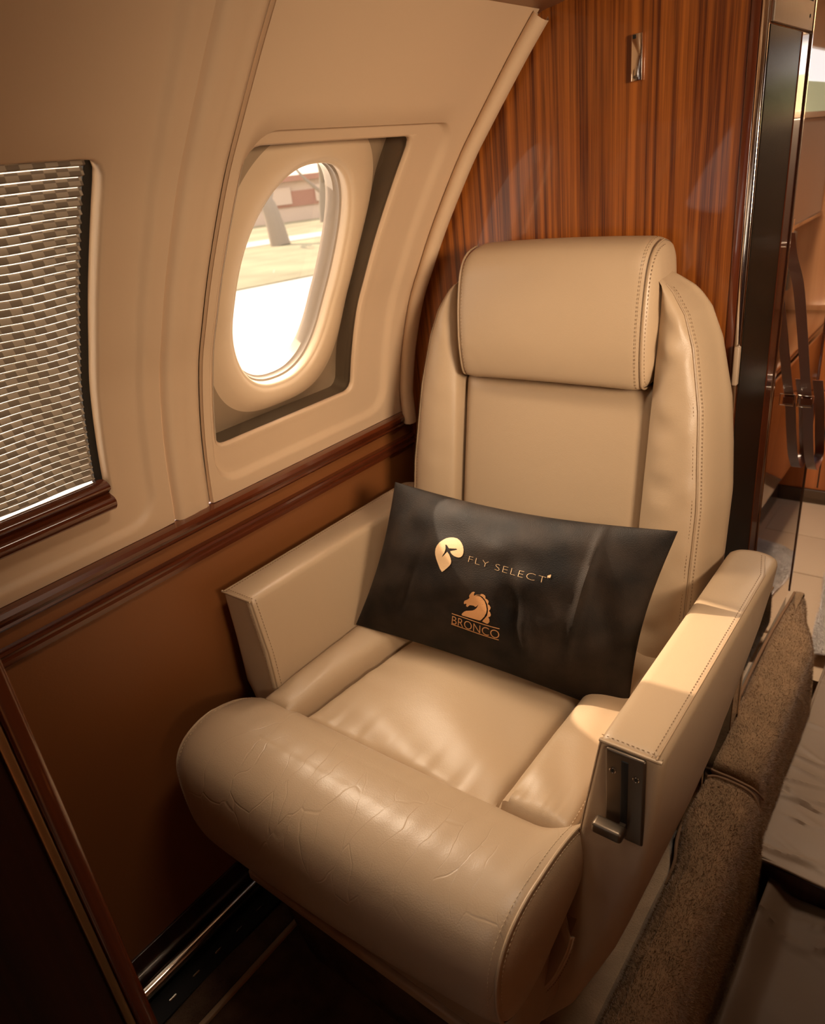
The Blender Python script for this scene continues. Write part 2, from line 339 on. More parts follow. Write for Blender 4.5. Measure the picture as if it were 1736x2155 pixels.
# mahogany bottom rail
def railsec(name, sec, y0, y1, mt, parent=None, n=2):
    P = np.array([[(x, y, z) for x, z in sec] for y in np.linspace(y0, y1, n)]); return grid(name, P, mt, parent, cv=True, caps=True, ang=35)
railsec('bottom_rail', crv([(-1.006, .958), (-.985, .962), (-.972, .956), (-.972, .949), (-.979, .946), (-.983, .944), (-.977, .940), (-.968, .936), (-.966, .928), (-.972, .919), (-.984, .914), (-1.02, .912), (-1.02, .955), (-1.006, .958)], 40)[:-1], .022, .471, 'mahogany', bl)
adopt(bl)
# dark tunnel from the blind opening to the outside
struct(loops('trim_4', [(rr(.015, .50, .905, 1.38, .02, 192), .049), (rr(.015, .50, .905, 1.38, .02, 192), .12)], 'black'), 'dark sleeve of the blind opening', 'trim')
struct(loops('wall_left_hull', [(rr(-.4, 1.2, .75, 1.60, .01, 192), .125), (rr(-.3, 1.15, .80, 1.45, .01, 192), .125)], 'black'), 'hull behind the liner').name = 'wall_left.003'

# ---- chair rail, brown side panel, lower trims
prof = [(-1.02, .842), (-.992, .842), (-.984, .840), (-.980, .834), (-.981, .828), (-.986, .825), (-.987, .821), (-.985, .818), (-.988, .814), (-.995, .812), (-1.02, .812)]
struct(railsec('trim_5', prof, -.35, 1.199, 'mahogany'), 'glossy mahogany rail under the cream liner', 'trim')
prof = [(-1.02, .787), (-.994, .787), (-.988, .784), (-.987, .780), (-.991, .777), (-.991, .774), (-.986, .771), (-.986, .766), (-.992, .763), (-.992, .760), (-1.02, .759)]
struct(railsec('trim_6', prof, -.35, 1.199, 'mahogany'), 'thin double mahogany bead on the brown side panel', 'trim')
struct(rbox('wall_left_lower', (-1.03, -.35, -.02), (-.998, 1.20, .835), 0, 'brown_panel'), 'brown side panel below the mahogany rail').name = 'wall_left.004'
struct(rbox('baseboard_left', (-1.0, -.35, 0), (-.9935, 1.195, .112), .001, 'dark_wood'), 'dark kick strip at foot of the brown side panel', 'baseboard')
tr = thing('seat_track', 'satin metal seat track with row of slots along the left wall', 'seat track', (-.975, .4, 0))
tube('round_rail', [(-.978, -.3, .043), (-.978, .3, .043), (-.978, 1.19, .043)], .0125, 'chrome', tr, 14)
rbox('channel', (-.99, -.3, .0), (-.925, 1.19, .018), 0, 'black', tr)
for i in range(16):
    y = .12 + i * .052; rbox('slot_lip', (-.948, y, .0178), (-.944, y + .016, .0215), .001, 'chrome', tr, 1)
adopt(tr)

# ------------------------------------------------------------------ bulkhead
BY = 1.20
V = []; 
bk = rbox('wall_front', (-1.06, BY, -.02), (-.308, BY + .235, 1.68), 0, 'veneer'); struct(bk, 'glossy striped mahogany bulkhead behind the seat')
et = railsec('trim_7', [(-.3075, 1.0)], 0, 1, 'chrome') if 0 else None
struct(rbox('trim_7', (-.316, BY - .004, .0), (-.306, BY + .006, 1.66), .002, 'chrome'), 'slim chrome strip on the bulkhead edge', 'trim')
struct(rbox('trim_8', (-.330, BY - .002, .0), (-.3165, BY + .003, 1.66), .0015, 'mahogany_z'), 'mahogany edge beside the chrome strip', 'trim')
hk = thing('wall_latch_plate', 'small polished rectangular latch plate high on the wood bulkhead', 'plate', (-.472, BY, 1.40))
rbox('plate', (-.4905, BY - .010, 1.404), (-.4745, BY, 1.464), .0008, 'chrome', hk, 2)
rbox('notch', (-.4885, BY - .0108, 1.458), (-.484, BY - .0099, 1.4625), 0, 'black', hk)
V, F = tubeV([(-.4835, BY - .0125, 1.409), (-.4835, BY - .0098, 1.409)], .0022, 12); mesh('screw', V, F, 'gun', hk)
adopt(hk)
gp = thing('door_pull', 'slim tan pull tab on the chrome bulkhead edge', 'handle', (-.31, BY, .98)); rbox('grip', (-.3125, BY - .016, .955), (-.3035, BY - .004, 1.018), .003, 'tan_plastic', gp); rbox('mount', (-.311, BY - .006, .975), (-.306, BY + .002, 1.0), .001, 'gun', gp); adopt(gp)
# aisle end face of the bulkhead cabinet
ef = thing('wardrobe_end', 'tall dark polished wardrobe end facing the aisle', 'wardrobe', (-.31, 1.3, 0))
rbox('dark_panel', (-.308, 1.208, .0), (-.3055, 1.385, 1.445), .0006, 'smoke', ef, 1)
rbox('mahogany_stile', (-.308, 1.387, .0), (-.3045, 1.438, 1.445), .001, 'mahogany_z', ef, 1)
rbox('frame_strip', (-.309, 1.4395, .0), (-.302, 1.447, 1.66), .001, 'chrome', ef, 1)
rbox('top_plate', (-.308, 1.212, 1.447), (-.303, 1.4385, 1.66), .001, 'steel', ef, 1)
rbox('square_hole', (-.3035, 1.39, 1.485), (-.3025, 1.425, 1.505), 0, 'black', ef)
V, F = tubeV([(-.3035, 1.415, 1.466), (-.3024, 1.415, 1.466)], .0025, 10); mesh('rivet', V, F, 'black', ef)
adopt(ef)
md = thing('mirror_panel', 'tall mirror panel beyond the bulkhead with hanging strap in front', 'mirror', (-.31, 1.68, 0))
rbox('mirror_face', (-.352, 1.442, .02), (-.345, 2.15, 1.655), 0, 'mirror', md)
rbox('mirror_edge', (-.354, 2.151, .02), (-.342, 2.160, 1.655), .001, 'mahogany_z', md, 1)
adopt(md)
struct(rbox('wall_front_side', (-1.06, 1.436, -.1), (-.353, 2.165, 1.68), 0, 'dark_wood'), 'closet body behind the mirror').name = 'wall_front.001'

# ------------------------------------------------------------------ floors
struct(rbox('floor', (-1.03, -1.2, -.06), (-.312, 1.45, 0), 0, 'pile_dark'), 'dark carpeted cabin floor', 'floor')
struct(rbox('floor_aisle', (-.315, -1.2, -.32), (1.05, 3.6, -.26), 0, 'pile_dark'), 'sunken aisle floor', 'floor').name = 'floor.001'
struct(rbox('floor_entry', (-1.0, 1.93, -.32), (.9, 3.2, -.12), 0, 'mat_beige'), 'entry floor beyond the bulkhead', 'floor').name = 'floor.002'
struct(rbox('wall_right', (1.0, -1.2, -.3), (1.05, 3.4, 1.7), 0, 'brown_panel'), 'brown right side wall')
struct(rbox('wall_left_entry', (-1.06, 2.165, -.3), (-1.0, 3.4, 1.7), 0, 'cream'), 'cream side wall by the entry').name = 'wall_left.005'
struct(rbox('wall_back', (-1.03, -1.25, -.3), (1.05, -1.2, 1.7), 0, 'dark_wood'), 'dark rear partition')

# ------------------------------------------------------------------ left foreground cabinet
cb = thing('side_cabinet', 'dark wooden cabinet with rounded mahogany edge and bronze strip, bottom left foreground', 'cabinet', (-.78, -.1, 0))
rbox('body', (-.91, -.40, .02), (-.604, .128, 1.10), .002, 'dark_wood', cb, 1)
rbox('bronze_strip', (-.70, .1285, .02), (-.6005, .1365, 1.10), .0015, 'bronze', cb, 2)
rbox('edge_moulding', (-.91, .1375, .02), (-.599, .157, 1.10), .006, 'mahogany_z', cb, 4)
rbox('cabinet_top', (-.90, -.41, 1.10), (-.595, .162, 1.12), .004, 'mahogany', cb, 3)
adopt(cb)

# ------------------------------------------------------------------ the seat
XC = -.583
st = thing('cabin_armchair', 'beige leather cabin armchair with headrest and winged back', 'armchair', (XC, .75, 0))
# -- front roll
prof = crv([(.612, .480), (.603, .512), (.578, .536), (.532, .554), (.480, .560), (.438, .551), (.410, .531), (.395, .500), (.391, .458), (.396, .420), (.414, .396), (.445, .388), (.490, .396), (.545, .420), (.595, .445), (.612, .480)], 72)[:-1]
pc = prof.mean(0)
HW = .283
def rollpt(s, k, extra=0.):
    """s in -1..1 across the seat, k fraction along the profile"""
    i = (k % 1) * len(prof); a = int(i) % len(prof); b = (a + 1) % len(prof); q = prof[a] + (prof[b] - prof[a]) * (i - int(i))
    e = abs(s); sh = 1 - .055 * max(0, (e - .93) / .07) ** 2 - (.11 * max(0, (e - .80) / .20) ** 2 if s < 0 else 0)
    q = pc + (q - pc) * (sh + extra)
    low = np.clip((.47 - q[1]) / .08, 0, 1)      # underside hangs lower towards the wall side
    z = q[1] - low * .055 * (1 - (s + 1) / 2)
    y = q[0] - .010 * (1 - s * s)
    if q[0] > .56: y += .004 * (1 - s * s)
    if s > .80:
        t_ = ((s - .80) / .20) ** 2; y += .034 * t_ * max(0, q[0] - .50) / .11; z += .014 * t_ * max(0, q[0] - .50) / .11 * (1 if q[1] > .47 else .3)
    crease = .0004 * math.sin(s * 47 + k * 9) * math.exp(-((k - .22) / .09) ** 2) * (1 - s * s) ** .5
    return np.array([XC + s * (HW if s > 0 else HW + .040), y - .012 * (1 - s) / 2 * (1 if q[0] > .5 else .2), z + crease])
SS = np.r_[-1, -.992, -.98, -.96, np.linspace(-.93, .93, 90), .96, .98, .992, 1]
P = np.array([[rollpt(s, k) for k in np.arange(96) / 96] for s in SS])
grid('front_roll', P, 'leather_worn', st, cv=True)
for sg in (-1, 1):
    ring = np.array([rollpt(sg, k) for k in np.arange(96) / 96]); c = ring.mean(0); L = []
    for t, b in ((1.0, -.002), (.985, .0005), (.96, .002), (.9, .005), (.75, .009), (.5, .012), (.2, .014)):
        q = c + (ring - c) * t; q[:, 0] += sg * b; L.append(q)
    grid('roll_side', np.array(L), 'leather', st, cv=True, caps=True)
    pr = np.array([rollpt(sg, k, .012) for k in np.linspace(-.02, .62, 90)]); pr[:, 0] += sg * .0005
    tube('piping', pr, .0022, 'leather', st)
    a = np.array([rollpt(sg * .968, k, .004) for k in np.linspace(0, .62, 160)])
    b = c + (np.array([rollpt(sg, k) for k in np.linspace(0, .62, 160)]) - c) * .95; b[:, 0] += sg * .0035
    stitches('stitching', [a, b], 'thread_light', st)
# -- seat pad and bolsters
def pad_top(x0f, x1f, y0, y1, z, hump, name, m_, nx=48, ny=60, edge=.020, drop=.055, wr=0., zback=0.):
    P = []
    us = np.r_[-.0001, np.linspace(0, 1, nx), 1.0001]; vs = np.r_[-.0001, np.linspace(0, 1, ny), 1.0001]
    for v in vs:
        row = []
        for u in us:
            cv_, cu_ = min(max(v, 0), 1), min(max(u, 0), 1)
            xa, xb = x0f(cv_), x1f(cv_); W_ = xb - xa; Lh = y1 - y0
            x = xa + W_ * cu_; y = y0 + Lh * cv_
            e = min(cu_ * W_, (1 - cu_) * W_, cv_ * Lh, (1 - cv_) * Lh); t = min(e / edge, 1)
            zz_ = z + zback * cv_ - edge * (1 - math.sqrt(max(0, 1 - (1 - t) ** 2))) + hump * math.sin(math.pi * cu_) ** .6 * math.sin(math.pi * min(1, cv_ * 1.0)) ** .5
            if wr:   # gathered leather near the seams
                d1 = math.exp(-cv_ * Lh / .030); d2 = math.exp(-cu_ * W_ / .035)
                zz_ += wr * (math.sin(cu_ * 60) * .6 + math.sin(cu_ * 97 + 1) * .4) * d1 * t + wr * .9 * (math.sin(cv_ * 55) * .5 + math.sin(cv_ * 34 + 2) * .6) * d2 * t
                zz_ += wr * .5 * math.sin((cu_ * 2.1 + cv_ * 3.4) * 5 + 3 * math.sin(cv_ * 5)) * t
            if u < 0 or u > 1 or v < 0 or v > 1: zz_ -= drop
            row.append((x, y, zz_))
        P.append(row)
    return grid(name, np.array(P), m_, st)
pad_top(lambda v: -.798 + .040 * v, lambda v: -.416 - .0 * v, .578, 1.00, .510, .020, 'seat_pad', 'leather', wr=.0034)
pad_top(lambda v: -.873, lambda v: -.802 + .038 * v, .562, 1.02, .536, .010, 'seat_bolster', 'leather', nx=24, wr=.0012)
pad_top(lambda v: -.412 + .004 * v, lambda v: -.303, .586, 1.02, .540, .010, 'seat_bolster', 'leather', nx=24, wr=.0022)
# outer edge piping of the right bolster
q = np.array([(-.3015, y, .530 + .008 * sm((y - .60) / .1)) for y in np.linspace(.600, 1.0, 30)])
tube('piping', q, .0022, 'leather', st); stitches('stitching', [q + (-.008, 0, .009)], 'thread_light', st)
# -- pan under the cushion and skirt
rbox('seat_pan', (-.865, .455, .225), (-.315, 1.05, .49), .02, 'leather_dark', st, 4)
rbox('trim_strip', (-.872, .452, .205), (-.330, .470, .226), .004, 'bind_light', st, 3)
P = []
for z, iy, ix in ((.0, .020, .030), (.10, .012, .016), (.205, .0, .0)):
    P.append([(x, y, z) for x, y in rr(-.868 + ix, -.345 - ix * 1.2, .470 + iy, 1.05, .05, 96)])
grid('base_skirt', np.array(P), 'pile_dark', st, cv=True, caps=True)
# -- arms (lofted from the top down to the base)
def arm(sg, name):
    lv = [(.700, .262, .380, .628, 1.110, .020), (.7035, .266, .376, .622, 1.118, .018)]
    Z = [.7035, .7025, .699, .693, .685, .660, .61, .56, .52, .48, .44, .40, .34, .28, .20, .12, .04, .0]
    def sec(z):
        xi = np.interp(z, [0, .1, .2, .3, .40, .48, .58, .70], [.140, .165, .205, .240, .262, .277, .290, .310])
        xo = np.interp(z, [0, .1, .2, .325, .38, .48, .60, .70], [.172, .222, .283, .330, .347, .368, .380, .386])
        yf = np.interp(z, [0, .15, .30, .45, .60, .70], [.545, .555, .572, .592, .603, .604])
        yb = np.interp(z, [0, .1, .2, .325, .38, .48, .57, .64, .70], [.60, .645, .745, .835, .865, .925, 1.02, 1.115, 1.128])
        return xi, xo, yf, yb
    P = []
    for z in Z:
        xi, xo, yf, yb = sec(min(z, .70)); d = {.7035: .014, .7025: .006, .699: .0015}.get(z, 0)
        L = rr(xi + d, xo - d, yf + d, yb - d, min(.010 + (.02 if z < .5 else 0), (xo - xi) / 2.2), 160)
        # rounded rear end of the arm pad
        L[:, 1] = np.where(L[:, 1] > yb - .03, L[:, 1] - .016 * ((L[:, 0] - (xi + xo) / 2) / ((xo - xi) / 2)) ** 2, L[:, 1])
        P.append([(XC + sg * x, y, z) for x, y in L])
    o = grid(name, np.array(P), 'leather', st, cv=True, caps=True, ang=50)
    # piping and double stitching: outer long edge, and down over the front edge
    yy = np.linspace(.604, 1.11, 60)
    long = np.array([(XC + sg * .3785, y, .7025) for y in yy]); long[-8:, 0] -= sg * np.linspace(0, .014, 8)
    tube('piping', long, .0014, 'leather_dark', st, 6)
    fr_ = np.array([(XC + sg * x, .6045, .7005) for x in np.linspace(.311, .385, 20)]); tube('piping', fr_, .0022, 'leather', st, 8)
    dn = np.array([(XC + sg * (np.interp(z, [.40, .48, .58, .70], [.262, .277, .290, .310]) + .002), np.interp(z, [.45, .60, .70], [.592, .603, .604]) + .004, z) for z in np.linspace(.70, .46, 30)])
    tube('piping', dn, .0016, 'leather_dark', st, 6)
    ln = [long + (sg * -.0055, 0, .0012), long + (sg * .0045, 0, -.0035), fr_ + (0, .006, .0030)]
    if sg < 0: ln += [dn + (-sg * -.0, -.0058, 0) + (sg * .006, 0, 0), dn + (-sg * .0028, .007, 0)]
    stitches('stitching', ln, 'thread', st)
    return o
arm(1, 'armrest'); arm(-1, 'armrest')
# -- recline lever plate on the right arm front
pz = np.array
lev = rbox('lever_plate', (-.2625, .5985, .562), (-.2145, .6050, .6975), .004, 'gun', st, 3)
rbox('slot', (-.2430, .5975, .582), (-.2340, .6002, .688), .003, 'black', lev, 3)
for x in (-.2525, -.2245):
    V, F = tubeV([(x, .5990, .668), (x, .5972, .668)], .0036, 18); mesh('screw', V, F, 'gun', lev)
    V, F = tubeV([(x, .5975, .668), (x, .5966, .668)], .0017, 8); mesh('screw_socket', V, F, 'black', lev)
    V = [(x + .0036 * math.cos(a), .5972, .668 + .0036 * math.sin(a)) for a in np.linspace(0, 6.28, 20)]; tube('screw_rim', V, .0004, 'chrome', lev, 6)
rbox('lever_knob', (-.2700, .575, .578), (-.2320, .5935, .594), .0045, 'gun', lev, 4)
rbox('lever_stem', (-.2425, .588, .581), (-.2345, .604, .591), .001, 'gun', lev, 2)
# -- grab loop beside the roll
k = crv([(-.288, .560, .386), (-.290, .548, .365), (-.305, .536, .315), (-.335, .528, .255), (-.368, .528, .208), (-.392, .536, .190)], 30)
k2 = k + np.array([-.012, .022, .012]); 
P = np.array([k, k + (-.002, -.004, .004), k2 + (-.006, -.010, .010), k2 + (-.016, .03, .03)])
o = grid('grab_loop', P, 'leather', st, thick=.004)
tube('piping', k, .0026, 'leather', st); stitches('stitching', [k + (-.003, -.004, .005), k + (.003, -.0015, -.003)], 'thread', st)
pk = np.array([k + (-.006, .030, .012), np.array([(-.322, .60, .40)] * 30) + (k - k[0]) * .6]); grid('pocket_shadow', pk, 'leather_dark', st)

# -- back
def yb(z): return 1.09 + .19 * (z - .98)
def wing(sg):
    Zs = np.r_[np.linspace(.50, 1.0, 40), np.linspace(1.012, 1.143, 26)]; P = []; seam = []; seam2 = []
    for z in Zs:
        wo = np.interp(z, [.50, .80, .95, 1.04, 1.086, 1.116, 1.134, 1.143], [.294, .290, .272, .250, .230, .206, .184, .170])
        wi = min(.1835, wo - .006); b = yb(z) - .012; tk = min(1.188 - b, .13); k = sm((1.150 - z) / .05) ** .5
        rear = b + tk * (.35 + .65 * k); w_ = wo - wi
        wrk = (.0022 * math.sin(z * 75 + 2) + .0016 * math.sin(z * 131)) * (1 if sg > 0 else .3)
        ctrl = [(wi, b + .05), (wi, b + .010), (wi + .06 * w_, b - .006 * k), (wi + .35 * w_, b - .020 * k + wrk), (wi + .68 * w_, b - .018 * k - wrk * .5), (wi + .88 * w_, b - .006 * k), (wi + .97 * w_, b + .008), (wo + .006 * k, b + .035 * k + .01), (wo + .012 * k, (b + rear) / 2 + .015), (wo + .004 - .04 * w_, rear - .012 * k), (wo - .30 * w_, rear), (wi, rear)]
        c = crv(ctrl, 56); P.append([(XC + sg * x, min(y, 1.190), z) for x, y in c])
        if z < 1.128:
            p_ = (wi + .86 * w_, b - .008 * k); seam.append((XC + sg * p_[0], p_[1] - .0005, z)); seam2.append((XC + sg * (p_[0] + .013), b + .012, z))
    grid('back_wing', np.array(P), 'leather', st, cv=True, caps=True, ang=60)
    seam = np.array(seam); seam2 = np.array(seam2)
    tube('piping', seam, .0019, 'leather_dark', st, 6)
    stitches('stitching', [seam + (-sg * .006, -.0035, 0), seam + (sg * .006, .0035, 0)], 'thread', st)
wing(-1); wing(1)
def backpad(z0, z1, hw, name, fr_, rear, bul, edge, m_='leather'):
    """front-facing cushion slab following the recline: grid over x and around the YZ outline"""
    P = []
    for s in np.r_[-1, -.995, -.98, -.95, np.linspace(-.9, .9, 40), .95, .98, .995, 1]:
        e = edge * (1 - math.sqrt(max(0, 1 - max(0, (abs(s) - .88) / .12) ** 2)))
        row = []
        for k_ in np.linspace(0, 1, 60):
            z = z0 + (z1 - z0) * k_; t = min(k_, 1 - k_) * (z1 - z0) / edge; t = min(t, 1)
            ez = edge * (1 - math.sqrt(max(0, 1 - (1 - t) ** 2)))
            row.append((XC + s * hw, fr_(z) + max(e, ez) - bul * math.sin(math.pi * k_) ** .6 * (1 - s * s) ** .5 + .0, z))
        row += [(XC + s * hw, rear, z1), (XC + s * hw, rear, z0)]
        P.append(row)
    return grid(name, np.array(P), m_, st, cv=True, caps=True, ang=50)
backpad(.50, .968, .181, 'back_pad', lambda z: yb(z) + .004, 1.185, .014, .022)
# headrest
hp = crv([(1.085, .972), (1.066, .974), (1.054, .986), (1.049, 1.03), (1.052, 1.08), (1.060, 1.125), (1.072, 1.162), (1.094, 1.186), (1.130, 1.195), (1.162, 1.191), (1.182, 1.180), (1.188, 1.14), (1.188, 1.0), (1.17, .975), (1.085, .972)], 90)[:-1]
hc = hp.mean(0); P = []
HX = XC + .005
for s in np.r_[-1, -.99, -.97, np.linspace(-.94, .94, 40), .97, .99, 1]:
    f_ = 1 - .05 * max(0, (abs(s) - .9) / .1) ** 2; q = hc + (hp - hc) * f_
    P.append([(HX + s * (.166 - .004 * np.clip((z - 1.1) / .1, 0, 1)), y + .006 * s * s, z - .004 * s * s) for y, z in q])
grid('headrest', np.array(P), 'leather', st, cv=True)
for sg in (-1, 1):
    q = hc + (hp - hc) * .95; ring = np.array([(HX + sg * (.166 - .004 * np.clip((z - 1.1) / .1, 0, 1)), y + .006, z - .004) for y, z in q]); c = ring.mean(0); L = []
    for t, b in ((1, -.001), (.97, .003), (.9, .007), (.7, .012), (.35, .015), (.1, .016)):
        r_ = c + (ring - c) * t; r_[:, 0] += sg * b; L.append(r_)
    grid('headrest_side', np.array(L), 'leather', st, cv=True, caps=True)
    fr2 = hc + (hp[0:52] - hc) * .965; pp = np.array([(HX + sg * .1665, y + .005, z - .004) for y, z in fr2])
    tube('piping', pp, .0017, 'leather_dark', st, 6)
    fr3 = hc + (hp[1:52] - hc) * .992; a = np.array([(HX + sg * .1585, y + .0035, z - .002) for y, z in fr3]); b = c + (np.array([(HX + sg * .166, y + .006, z - .004) for y, z in hc + (hp[1:52] - hc) * .95]) - c) * .955; b[:, 0] += sg * .004
    stitches('stitching', [a, b], 'thread', st)
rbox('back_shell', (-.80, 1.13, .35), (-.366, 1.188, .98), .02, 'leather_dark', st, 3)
adopt(st)
for o in list(st.children):
    if o is lev: continue
for o in lev.children: o.matrix_parent_inverse = lev.matrix_world.inverted()

# ------------------------------------------------------------------ pillow
BL, BR, TL, TR = map(np.array, ((-.858, .800, .548), (-.336, .850, .512), (-.822, .925, .803), (-.302, .935, .812)))
def pil(a, b, side=1, extra=0.):
    """a along width 0..1, b bottom to top 0..1"""
    # pulled-in edges, pointed corners
    pa = a + .028 * (.5 - a) * 2 * math.sin(math.pi * b) * (abs(2 * a - 1)) ** 3
    pb = b + (.050 if b > .5 else .030) * (.5 - b) * 2 * math.sin(math.pi * a) * (abs(2 * b - 1)) ** 3
    base = (BL * (1 - pa) + BR * pa) * (1 - pb) + (TL * (1 - pa) + TR * pa) * pb
    ex = (BR - BL) / np.linalg.norm(BR - BL); ey = (TL - BL) / np.linalg.norm(TL - BL); n_ = np.cross(ex, ey)
    n_ /= np.linalg.norm(n_)
    if n_[1] > 0: n_ = -n_
    f = max(0, math.sin(math.pi * a)) ** .52 * max(0, math.sin(math.pi * b)) ** .60
    h = .058 * f
    if side > 0:
        def g(ca, cb, sa, sb, th=0):
            x = (a - ca) * math.cos(th) + (b - cb) * math.sin(th) * .5; y = -(a - ca) * math.sin(th) + (b - cb) * math.cos(th) * .5
            return math.exp(-(x / sa) ** 2 - (y / sb) ** 2)
        h += .010 * g(.80, .58, .012, .16) + .009 * g(.66, .30, .018, .10, .35) - .010 * g(.60, .42, .03, .07, .2) + .005 * g(.52, .75, .05, .03, -.5)
        h += -.006 * g(.20, .35, .015, .10, -.2) + .004 * g(.10, .7, .03, .08) - .008 * g(.90, .45, .04, .12, .5) + .005 * g(.62, .60, .03, .05, .8)
        h += .0016 * math.sin(a * 31 + b * 9 + 2 * math.sin(b * 8)) * f + .0011 * math.sin(b * 27 - a * 13) * f
    return base + n_ * ((h if side > 0 else -h * .55) + extra)
pw = thing('throw_pillow', 'black rectangular cushion with copper logos leaning in the armchair', 'pillow', (-.6, .85, .53))
A = np.sin(np.linspace(-math.pi / 2, math.pi / 2, 120)) / 2 + .5; B = np.sin(np.linspace(-math.pi / 2, math.pi / 2, 80)) / 2 + .5
V, F = [], []
for sd in (1, -1):
    b0 = len(V); V += [pil(a, b, sd) for a in A for b in B]; F += quads(len(A), len(B), False, False, b0)
bm = bmesh.new(); vs = [bm.verts.new(tuple(v)) for v in V]
for f in F: bm.faces.new([vs[i] for i in f])
bmesh.ops.remove_doubles(bm, verts=bm.verts, dist=.0002); bmesh.ops.recalc_face_normals(bm, faces=bm.faces)
me = bpy.data.meshes.new('cover'); bm.to_mesh(me); bm.free(); put('cover', me, 'black_cloth', pw, True, 70)
# -- print: a local frame on the cushion, (p,q) metres right/up from its anchor, laid on the curved front
WID, HEI = .524, .262
def lay(name, polys, mt, place, rot=0, sub=1):
    """polys: triangles/quads lists in local 2D; place=(a,b) anchor"""
    V, F = [], []; ca, sa_ = math.cos(rot), math.sin(rot)
    for pts, faces in polys:
        b0 = len(V)
        for x, y in pts:
            xr, yr = x * ca - y * sa_, x * sa_ + y * ca
            V.append(pil(place[0] + xr / WID, place[1] + yr / HEI, 1, .0012))
        F += [tuple(b0 + i for i in f) for f in faces]
    me = bpy.data.meshes.new(name); me.from_pydata([tuple(map(float, v)) for v in V], [], F)
    o = put(name, me, mt, pw, False); return o
def fill(pts, holes=(), cell=.004):
    """triangulate a 2D outline and cut it finely so it follows the cloth"""
    bm = bmesh.new(); ed = []
    for ring in [pts] + list(holes):
        v = [bm.verts.new((x, y, 0)) for x, y in ring]; ed += [bm.edges.new((v[i], v[(i + 1) % len(v)])) for i in range(len(v))]
    bmesh.ops.triangle_fill(bm, edges=ed, use_beauty=True)
    lo = min(p[0] for p in pts); hi = max(p[0] for p in pts); lo2 = min(p[1] for p in pts); hi2 = max(p[1] for p in pts)
    for ax, l, h in ((0, lo, hi), (1, lo2, hi2)):
        for c in np.arange(l + cell, h, cell):
            co = [0, 0, 0]; co[ax] = c; no = [0, 0, 0]; no[ax] = 1
            bmesh.ops.bisect_plane(bm, geom=bm.verts[:] + bm.edges[:] + bm.faces[:], plane_co=co, plane_no=no)
    bm.verts.index_update(); V = [(v.co.x, v.co.y) for v in bm.verts]; F = [tuple(v.index for v in f.verts) for f in bm.faces]; bm.free(); return V, F
def text2d(s, size, off=0., sx=1., space=1.):
    cu = bpy.data.curves.new('t', 'FONT'); cu.body = s; cu.size = size; cu.offset = off; cu.space_character = space; cu.resolution_u = 4; cu.fill_mode = 'FRONT'
    o = bpy.data.objects.new('t', cu); COL.objects.link(o); bpy.context.view_layer.update()
    me = bpy.data.meshes.new_from_object(o); bpy.data.objects.remove(o)
    bm = bmesh.new(); bm.from_mesh(me); xs = [v.co.x for v in bm.verts]
    for c in np.arange(min(xs), max(xs), .004): bmesh.ops.bisect_plane(bm, geom=bm.verts[:] + bm.edges[:] + bm.faces[:], plane_co=(c, 0, 0), plane_no=(1, 0, 0))
    bm.verts.index_update(); V = [(v.co.x * sx, v.co.y) for v in bm.verts]; F = [tuple(v.index for v in f.verts) for f in bm.faces]; bm.free(); return V, F
APIN = ((0.00175643, 0.000584017, -1.99906), (0.00068391, -0.00268176, 3.13104))
AFLY = ((0.00153251, 0.00045093, -1.6212), (0.000623864, -0.00250688, 2.98506))
ABRO = ((0.00164737, 0.000249024, -1.48321), (0.000889241, -0.00281651, 3.10215))
def printed(name, geo, mt, A, o=(0, 0), X=(1, 0), Y=(0, 1), lift=.0007):
    """geo in artwork units; o, X, Y place the artwork axes on the cushion's printing sheet; A maps sheet -> cushion (a, b)"""
    V, F = geo; out = []
    for x, y in V:
        u = o[0] + X[0] * x + Y[0] * y; v = o[1] + X[1] * x + Y[1] * y
        out.append(pil(A[0][0] * u + A[0][1] * v + A[0][2], A[1][0] * u + A[1][1] * v + A[1][2], 1, lift))
    me = bpy.data.meshes.new(name); me.from_pydata([tuple(map(float, p)) for p in out], [], F); return put(name, me, mt, pw, False)
pin = [(430, 1450), (350, 1330), (280, 1150), (225, 980), (195, 830), (195, 720), (215, 600), (270, 480), (360, 370), (480, 280), (600, 215), (720, 190), (850, 190), (980, 225), (1080, 300), (1160, 410), (1205, 520), (1225, 640), (1215, 760), (1180, 850), (1120, 905), (1050, 920), (980, 905), (900, 870), (840, 820), (790, 760), (765, 690), (900, 665), (1005, 640), (985, 605), (900, 600), (720, 590), (690, 545), (650, 480), (600, 450), (585, 460), (595, 520), (600, 600), (580, 680), (545, 760), (490, 840), (455, 920), (560, 820), (660, 715), (720, 800), (770, 930), (790, 1050), (775, 1140), (720, 1220), (620, 1310), (520, 1390)]
printed('location_pin_logo', fill(pin, cell=120), 'gold', APIN, (905, 1120), (1 / 17.36, 0), (0, 1 / 17.36))
def fit(geo, w, h):
    V, F = geo; x0 = min(p[0] for p in V); x1 = max(p[0] for p in V); y0 = min(p[1] for p in V); y1 = max(p[1] for p in V)
    return [((x - x0) / (x1 - x0) * w, (y - y0) / (y1 - y0) * h) for x, y in V], F
def px3(x, y): return (880 + x / 5.787, 1100 + y / 5.787)
g = fit(text2d('FLY SELECT', .02, -.0006, 1, 1.12), 1, 1)
a0, a1 = px3(597, 476), px3(1530, 739); printed('lettering', g, 'gold', AFLY, a0, (a1[0] - a0[0], a1[1] - a0[1]), (17 / 5.787, -74 / 5.787))
printed('leaf_mark', fill([(1560, 668), (1558, 648), (1575, 640), (1600, 634), (1598, 655), (1588, 676), (1572, 664), (1566, 678)], cell=30), 'gold', AFLY, (880, 1100), (1 / 5.787, 0), (0, 1 / 5.787))
